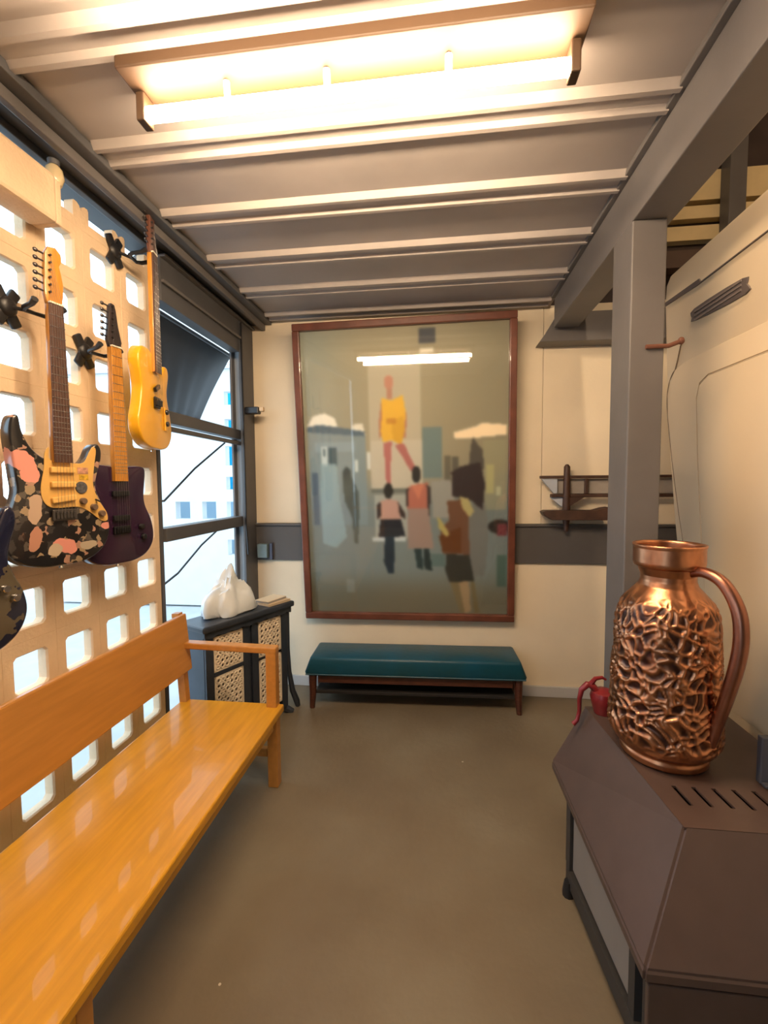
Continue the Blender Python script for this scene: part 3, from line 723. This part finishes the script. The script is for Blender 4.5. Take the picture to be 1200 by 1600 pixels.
b = B(); boxb(b, (-PW/2+fw*.4, .013, fw*.5), (PW/2-fw*.4, .021, PH+.005)); obj('backing_board', b, DARKWOOD, t, local=True)
b = B(); boxb(b, (-PW/2+fw*.45, .002, fw*.6), (PW/2-fw*.45, .005, PH+.003)); obj('glass_pane', b, glass_mat('picture_glass'), t, local=True)

# ================================================================== WALL RACK, BOXES ON THE BACK WALL
RW = mat('rack_wood', (.075, .035, .022), .5, var=.4, vscale=18)
t = thing('wall_rack', 'dark wooden wall rack with two rails and a tall peg beside the steel column', 'rack', (.80, BY, 1.1))
part('top_rail', (.635, 2.915, 1.432), (1.50, 2.945, 1.450), RW, t)
part('middle_rail', (.70, 2.915, 1.315), (1.50, 2.945, 1.335), RW, t)
b = B(); tube(b, [(.797, 2.925, 1.10), (.797, 2.925, 1.2), (.797, 2.925, 1.47), (.797, 2.925, 1.505), (.797, 2.925, 1.52)], [.012, .026, .019, .019, .008], 10); obj('peg_post', b, RW, t, smooth=True)
b = B(); prism(b, [(.640, 1.225), (.66, 1.235), (.95, 1.235), (1.00, 1.25), (1.035, 1.255), (1.035, 1.175), (.70, 1.175), (.65, 1.205)], 0, -.10, bev=.003)
for v in b.verts: v.co.y += 2.955
obj('shelf', b, RW, t)
for x in (.905, 1.25): part('divider', (x, 2.918, 1.336), (x+.02, 2.942, 1.431), RW, t)
part('back_plate', (.74, 2.95, 1.336), (1.5, 2.962, 1.431), mat('grey_rack_board', (.36, .32, .28), .6, var=.2), t)
b = B(); prism(b, [(.645, 1.431), (.74, 1.431), (.74, 1.34), (.72, 1.34)], 0, -.03); 
for v in b.verts: v.co.y += 2.955
obj('slanted_end', b, mat('pale_blue_board', (.42, .46, .52), .5), t)
b = B(); prism(b, [(.70, 1.314), (.80, 1.314), (.80, 1.24), (.765, 1.26)], 0, -.02)
for v in b.verts: v.co.y += 2.955
obj('slanted_end', b, MATS['pale_blue_board'], t)
b = B(); prism(b, [(.80, 1.315), (.90, 1.315), (.80, 1.25)], 0, -.02)
for v in b.verts: v.co.y += 2.93
obj('corner_brace', b, RW, t)
for x in (.68, 1.02, 1.45): part('wall_spacer', (x, 2.962 if x < 1.03 and x > .7 else 2.93, 1.34 if x > 1.1 else (1.18 if x > .9 else 1.2)), (x+.02, 2.999, 1.42 if x > 1.1 else 1.215), RW, t)

t = thing('junction_box', 'small blue grey junction box on the dark wall band beside the corner post', 'box', (-1.2, BY, .93))
part('box_body', (-1.235, 2.925, .905), (-1.165, 2.969, 1.0), mat('blue_grey_box', (.16, .24, .28), .4), t, bev=.005)
part('conduit', (-1.155, 2.945, .89), (-1.135, 2.969, 1.005), mat('dark_blue_conduit', (.06, .07, .12), .4), t)
t = thing('bracket_lamp', 'small black bracket with a tan tip fixed to the corner post', 'bracket', (-1.25, 2.86, 1.88))
part('body', (-1.257, 2.83, 1.87), (-1.165, 2.88, 1.915), BLACK, t, bev=.006)
part('tip', (-1.164, 2.84, 1.885), (-1.135, 2.87, 1.915), mat('tan_tip', (.7, .5, .3), .5), t, bev=.006)
b = B(); tube(b, [(-1.252, 2.80-.004, 2.44), (-1.25, 2.796, 1.6), (-1.25, 2.796, 1.15), (-1.24, 2.796, .95)], .007, 6)
o = obj('cable', b, BLACK, smooth=True); o['label'] = 'black cable running down the edge of the corner post'; o['category'] = 'cable'

# ================================================================== DARK AWNING OUTSIDE THE OPENING
AW = mat('dark_canvas', (.028, .03, .034), .6, var=.3, vscale=5)
t = thing('awning', 'dark grey canvas awning sloping down outside the opening', 'awning', (-1.4, 2.4, 2.2))
b = B(); nx, ny_ = 14, 8; G = []
for i in range(nx+1):
    row = []
    for j in range(ny_+1):
        f = j/ny_; ys = 2.13+.36*f; y = ys+(3.0-ys)*i/nx
        row.append(b.verts.new((-1.42-.25*f-.012*math.sin(f*PI), y, 2.292-.435*f+.010*math.sin(i*2.1)*f)))
    G.append(row)
for i in range(nx):
    for j in range(ny_): b.faces.new((G[i][j], G[i+1][j], G[i+1][j+1], G[i][j+1]))
ext = bmesh.ops.extrude_face_region(b, geom=b.faces[:])
for v in [g for g in ext['geom'] if isinstance(g, bmesh.types.BMVert)]: v.co += Vector((-.004, 0, -.003))
obj('canvas', b, AW, t, smooth=True)
b = B(); tube(b, [(-1.42, 2.11, 2.292), (-1.42, 3.02, 2.292)], .012, 8); obj('top_bar', b, DSTEEL, t, smooth=True)
b = B(); tube(b, [(-1.67, 2.47, 1.855), (-1.67, 3.0, 1.855)], .012, 8); obj('bottom_bar', b, DSTEEL, t, smooth=True)
for y in (2.50, 3.0):
    b = B(); tube(b, [(-1.40, y, 1.75), (-1.67, y, 1.855)], .008, 6); obj('strut', b, DSTEEL, t, smooth=True)

# ================================================================== CREAM VAN
VAN = mat('van_paint', (.66, .54, .38), .38, var=.06, vscale=2, coat=.2)
t = thing('van', 'cream van body with dark air vent slots and a rounded door seam', 'van', (1.6, .8, 0))
def van_side(y0, far, top, x_out, depth, bev):
    b = B()
    ol = [(y0, .28), (far[0], .28)] + far[1:] + top
    prism(b, ol, 0, depth, bev=bev, seg=3)
    for v in b.verts: v.co = Vector((x_out - v.co.y, v.co.x, v.co.z))
    return b
far = [2.10, (2.135, .6), (2.20, 1.0), (2.26, 1.25), (2.32, 1.55), (2.36, 1.85), (2.39, 2.1), (2.41, 2.28), (2.40, 2.36), (2.36, 2.395)]
b = van_side(-1.6, far, [(-1.6, 2.395)], 1.10, -1.55, .02); obj('body', b, VAN, t, smooth=40)
# door skin, slightly proud, with rounded upper corner
seam = [(2.05, .55), (2.09, .8), (2.15, 1.12), (2.20, 1.27), (2.27, 1.50), (2.325, 1.72), (2.335, 1.82), (2.315, 1.885), (2.27, 1.925), (2.18, 1.94)]
door = [(-1.0, .40), (2.03, .40)] + seam + [(1.9, 1.94), (-1.0, 1.925)]
b = B(); prism(b, door, 0, -.007, bev=.003, seg=2)
for v in b.verts: v.co = Vector((1.10 + v.co.y, v.co.x, v.co.z))
d = obj('door', b, VAN, t, smooth=40)
b = B(); prism(b, [(-.6, .55), (1.93, .55), (1.96, .9), (2.0, 1.15), (2.05, 1.5), (2.075, 1.75), (2.06, 1.81), (2.0, 1.835), (-.6, 1.825)], 0, -.005, bev=.004, seg=2)
for v in b.verts: v.co = Vector((1.0929 + v.co.y, v.co.x, v.co.z))
obj('pressed_panel', b, VAN, d, smooth=40)
b = B(); tube(b, [(1.0945, y, z) for y, z in smooth_outline(seam, 4)[:-4]], .0028, 6); obj('door_seal', b, mat('seal_brown', (.16, .11, .07), .6), t)
b = B(); tube(b, [(1.0905, y, z) for y, z in [(1.955, .9), (2.005, 1.15), (2.055, 1.5), (2.08, 1.76), (2.06, 1.82), (2.0, 1.842), (1.6, 1.840), (.6, 1.836)]], .0018, 6); obj('panel_seam', b, mat('seam_tan', (.48, .36, .23), .6), d)
b = B(); prism(b, [(-1.0, 2.235), (2.09, 2.245), (2.10, 2.262), (2.39, 2.275), (2.395, 2.258), (2.12, 2.24)], 0, -.006)
for v in b.verts: v.co = Vector((1.10 + v.co.y, v.co.x, v.co.z))
obj('gutter_strip', b, mat('rubber_grey', (.10, .08, .075), .6), t)
b = B(); prism(b, smooth_outline([(1.80, 2.075), (2.12, 2.095), (2.145, 2.115), (2.13, 2.15), (1.82, 2.14), (1.795, 2.11)], 3), 0, -.006, bev=.002)
for v in b.verts: v.co = Vector((1.10 + v.co.y, v.co.x, v.co.z))
obj('vent_slot', b, MATS['rubber_grey'], t)
for zz in (2.098, 2.116, 2.132):
    part('vent_louvre', (1.090, 1.82, zz-.004), (1.0935, 2.12, zz+.004), mat('louvre_grey', (.16, .13, .12), .5), t, bev=0)
t2 = t
part('sill_panel', (1.12, -1.5, .22), (1.4, 2.08, .279), mat('sill_dark', (.05, .05, .05), .7), t)
for y in (1.55, -.9):
    b = B(); lathe(b, [(.20, 0), (.26, .02), (.26, .13), (.20, .15)], 24)
    for v in b.verts: v.co = Vector((1.15+v.co.z, y+v.co.x, .26+v.co.y))
    obj('wheel', b, mat('tyre', (.02, .02, .02), .8), t, smooth=True)
t = thing('peg', 'short rusty brown peg sticking out of the steel column', 'peg', (.801, 1.75, 1.90))
b = B(); tube(b, [(.735, 1.732, 1.885), (.81, 1.731, 1.885), (.85, 1.735, 1.90)], .008, 8); obj('rod', b, mat('rust', (.16, .06, .035), .7), t, smooth=True)
b = B(); sphere(b, (.853, 1.735, 1.902), (.011, .011, .013)); obj('tip', b, MATS['rust'], t, smooth=True)

# ================================================================== BROWN METAL HEATER
HB = mat('brown_enamel', (.085, .055, .046), .38, var=.15, vscale=12, spec=.5)
HD = mat('dark_grille', (.035, .033, .032), .5)
t = thing('heater', 'brown enamelled heater with a sloping hood and slotted top', 'heater', (.70, 1.35, 0))
HZ0, HZ1, HT = .315, .345, .570
lowp = [(.442, .968), (1.02, .968), (1.02, 1.715), (.43, 1.715)]
topp = [(.588, 1.110), (1.02, 1.112), (1.02, 1.700), (.541, 1.700)]
b = B()
L0 = [b.verts.new((x, y, HZ0)) for x, y in lowp]; L1 = [b.verts.new((x, y, HZ1)) for x, y in lowp]; L2 = [b.verts.new((x, y, HT)) for x, y in topp]
for A_, B_ in ((L0, L1), (L1, L2)):
    for k in range(4): b.faces.new((A_[k], A_[(k+1) % 4], B_[(k+1) % 4], B_[k]))
b.faces.new(L0[::-1])
es = [e for e in b.edges if len(e.link_faces) == 2]
bmesh.ops.bevel(b, geom=es, offset=.006, segments=2, affect='EDGES')
obj('hood', b, HB, t)
b = B(); boxb(b, (.452, .969, .02), (1.02, .984, HZ0-.001), .003); obj('end_panel', b, HB, t)
# slotted top: a frame of strips, with a row of slots left open
tp = B()
sl = [.645, .695, .745, .795, .845, .895, .945]; sw = .012; ys0, ys1 = 1.190, 1.265
zt0, zt1 = HT-.004, HT+.002
def quad(bm, pts):
    lo = [bm.verts.new((x, y, zt0)) for x, y in pts]; hi = [bm.verts.new((x, y, zt1)) for x, y in pts]
    bm.faces.new(lo[::-1]); bm.faces.new(hi)
    for k in range(4): bm.faces.new((lo[k], lo[(k+1) % 4], hi[(k+1) % 4], hi[k]))
xl = lambda y: .588+(.541-.588)*(y-1.110)/.59
quad(tp, [(xl(1.11), 1.11), (1.02, 1.112), (1.02, ys0), (xl(ys0), ys0)])
quad(tp, [(xl(ys1), ys1), (1.02, ys1), (1.02, 1.70), (xl(1.70), 1.70)])
xs = [None]+sl
prev = None
for i in range(len(sl)+1):
    a0 = (xl(ys0), xl(ys1)) if i == 0 else (sl[i-1]+sw/2, sl[i-1]+sw/2-.006)
    a1 = (1.02, 1.02) if i == len(sl) else (sl[i]-sw/2, sl[i]-sw/2-.006)
    quad(tp, [(a0[0], ys0), (a1[0], ys0), (a1[1], ys1), (a0[1], ys1)])
obj('top_plate', tp, HB, t)
b = B(); boxb(b, (.60, 1.15, HT-.03), (1.0, 1.6, HT-.02)); obj('inner_baffle', b, BLACK, t)
# lower body, set back under the hood
low = [(.50, 1.02), (1.0, 1.02), (1.0, 1.60), (.455, 1.60)]
b = B(); a0 = [b.verts.new((x, y, .05)) for x, y in low]; a1 = [b.verts.new((x, y, .314)) for x, y in low]
b.faces.new(a0[::-1]); b.faces.new(a1)
for k in range(4): b.faces.new((a0[k], a0[(k+1) % 4], a1[(k+1) % 4], a1[k]))
obj('firebox', b, HD, t)
SILV = mat('silver_panel', (.33, .32, .31), .35, metal=.4, var=.1)
def side_strip(name, y0, y1, z0, z1, m, proud):
    fx = lambda y: .50-.045*(y-1.02)/.58-proud
    b = B(); lo = [(fx(y0), y0), (fx(y0)+.02, y0), (fx(y1)+.02, y1), (fx(y1), y1)]
    p = [b.verts.new((x, y, z0)) for x, y in lo]; q = [b.verts.new((x, y, z1)) for x, y in lo]
    b.faces.new(p[::-1]); b.faces.new(q)
    for k in range(4): b.faces.new((p[k], p[(k+1) % 4], q[(k+1) % 4], q[k]))
    return obj(name, b, m, t)
side_strip('silver_panel', 1.12, 1.50, .10, .30, SILV, .012)
side_strip('bottom_rail', 1.02, 1.52, .03, .085, HD, .022)
for y in (1.02, 1.085, 1.51):
    side_strip('grille_post', y, y+.03, .03, .314, HD, .02)
for x, y in ((.478, 1.04), (.44, 1.51), (.97, 1.04), (.97, 1.56)):
    b = B(); tube(b, [(x, y, 0), (x, y, .012), (x, y, .05)], [.020, .020, .014], 10); obj('foot', b, BLACK, t, smooth=True)

t = thing('metal_bracket', 'grey blue metal bracket standing behind the slots of the heater top', 'bracket', (.90, 1.30, HT+.003))
part('plate', (.876, 1.295, HT+.003), (.96, 1.315, HT+.135), mat('blue_grey_metal', (.10, .11, .14), .4, metal=.3), t)
part('flange', (.876, 1.275, HT+.003), (.96, 1.2945, HT+.012), MATS['blue_grey_metal'], t)

# ================================================================== COPPER JUG
def copper():
    m = bpy.data.materials.new('hammered_copper'); m.use_nodes = True; nt = m.node_tree; L = nt.links.new
    b = nt.nodes['Principled BSDF']; b.inputs['Metallic'].default_value = 1
    tc = nt.nodes.new('ShaderNodeTexCoord')
    at = nt.nodes.new('ShaderNodeAttribute'); at.attribute_name = 'relief'
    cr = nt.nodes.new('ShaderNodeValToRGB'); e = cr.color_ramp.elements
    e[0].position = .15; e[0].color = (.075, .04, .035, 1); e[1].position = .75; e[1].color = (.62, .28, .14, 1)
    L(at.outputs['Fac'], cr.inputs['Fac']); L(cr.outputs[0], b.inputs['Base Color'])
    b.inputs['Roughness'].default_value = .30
    return m
COP = copper()
JX, JY, JZ = .685, 1.425, HT+.003
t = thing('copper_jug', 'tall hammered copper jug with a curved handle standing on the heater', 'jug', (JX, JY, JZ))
PROF = [(.0, .0), (.118, .0), (.126, .006), (.127, .020), (.122, .030), (.128, .038), (.146, .050), (.155, .070), (.157, .095), (.153, .17), (.149, .25), (.145, .33), (.141, .40), (.136, .44), (.124, .475), (.100, .505), (.084, .522), (.078, .538), (.078, .560), (.084, .574), (.097, .580), (.100, .590), (.100, .636), (.103, .641), (.102, .646), (.096, .646), (.092, .640), (.088, .58), (.07, .53)]
def jug_body():
    P = [Vector(p) for p in PROF]; fine = []
    for a, c in zip(P, P[1:]):
        n = max(1, int((c-a).length/.0035))
        for i in range(n): fine.append(a+(c-a)*i/n)
    fine.append(P[-1]); N = 220; fine = [Vector((p.x*.94, p.y)) for p in fine]
    V, F, R = [], [], []
    for p in fine:
        for k in range(N):
            a = 2*PI*k/N; r, z = p
            q = Vector((math.cos(a)*.145, math.sin(a)*.145, z))
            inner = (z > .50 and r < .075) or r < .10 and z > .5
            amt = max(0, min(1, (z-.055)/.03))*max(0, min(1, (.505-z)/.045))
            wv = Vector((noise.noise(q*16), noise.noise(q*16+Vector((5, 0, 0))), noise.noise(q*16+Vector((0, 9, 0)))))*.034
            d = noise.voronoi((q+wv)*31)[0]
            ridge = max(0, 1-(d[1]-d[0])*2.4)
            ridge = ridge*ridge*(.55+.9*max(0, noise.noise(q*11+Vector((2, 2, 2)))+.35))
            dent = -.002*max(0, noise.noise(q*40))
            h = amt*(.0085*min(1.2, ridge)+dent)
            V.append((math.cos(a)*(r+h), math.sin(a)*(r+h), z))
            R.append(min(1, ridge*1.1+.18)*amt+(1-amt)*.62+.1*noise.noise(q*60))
    n = len(fine)
    for i in range(n-1):
        for k in range(N):
            F.append((i*N+k, i*N+(k+1) % N, (i+1)*N+(k+1) % N, (i+1)*N+k))
    me = bpy.data.meshes.new('body'); me.from_pydata(V, [], F)
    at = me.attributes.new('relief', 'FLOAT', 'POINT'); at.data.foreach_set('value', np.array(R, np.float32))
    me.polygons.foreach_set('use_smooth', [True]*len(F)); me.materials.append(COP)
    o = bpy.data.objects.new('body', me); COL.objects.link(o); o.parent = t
jug_body()
COPS = mat('smooth_copper', (.40, .18, .12), .32, metal=1, var=.3, vscale=8)
hd = Matrix.Rotation(math.radians(-64), 3, 'Z')
b = B(); hp = [(.074, .568), (.120, .578), (.172, .558), (.212, .50), (.224, .43), (.216, .35), (.192, .25), (.168, .16), (.152, .10)]
hp = [(p.x*.95-.004, p.y) for p in [Vector(q) for q in hp]]
pts = []
for i in range(len(hp)-1):
    p0 = Vector(hp[max(i-1, 0)]); p1 = Vector(hp[i]); p2 = Vector(hp[i+1]); p3 = Vector(hp[min(i+2, len(hp)-1)])
    for j in range(5):
        s = j/5; pts.append(.5*((2*p1)+(-p0+p2)*s+(2*p0-5*p1+4*p2-p3)*s*s+(-p0+3*p1-3*p2+p3)*s**3))
pts.append(Vector(hp[-1]))
tube(b, [hd @ Vector((p.x, 0, p.y)) for p in pts], [.013+.005*math.sin(PI*i/len(pts)) for i in range(len(pts))], 12)
obj('handle', b, COPS, t, smooth=True, local=True)

# ================================================================== RED FIGURINE
RED = mat('red_lacquer', (.22, .012, .016), .35, var=.3, coat=.3)
t = thing('figurine', 'small dark red figurine with a long curling tail on the heater corner', 'figurine', (.60, 1.655, HT+.003))
b = B()
lathe(b, [(.030, .0), (.033, .01), (.040, .035), (.045, .06), (.040, .078), (.022, .088), (.004, .090)], 16, (.59, 1.655, HT+.003))
obj('body', b, RED, t, smooth=True)
b = B(); sphere(b, (.635, 1.655, HT+.045), (.030, .024, .022)); obj('snout', b, RED, t, smooth=True)
b = B(); tube(b, [(.575, 1.655, HT+.072), (.552, 1.655, HT+.10), (.535, 1.655, HT+.105), (.515, 1.655, HT+.085), (.508, 1.655, HT+.05), (.509, 1.655, HT+.005), (.502, 1.655, HT-.03), (.488, 1.655, HT-.045)], [.014, .013, .012, .010, .008, .007, .007, .009], 10); obj('tail', b, RED, t, smooth=True)
b = B(); tube(b, [(.545, 1.655, HT+.105), (.562, 1.655, HT+.128), (.585, 1.655, HT+.133), (.598, 1.655, HT+.125)], [.010, .008, .006, .004], 8); obj('crest', b, RED, t, smooth=True)
b = B(); tube(b, [(.62, 1.64, HT+.02), (.640, 1.62, HT+.006)], [.010, .007], 8); obj('foot', b, RED, t, smooth=True)
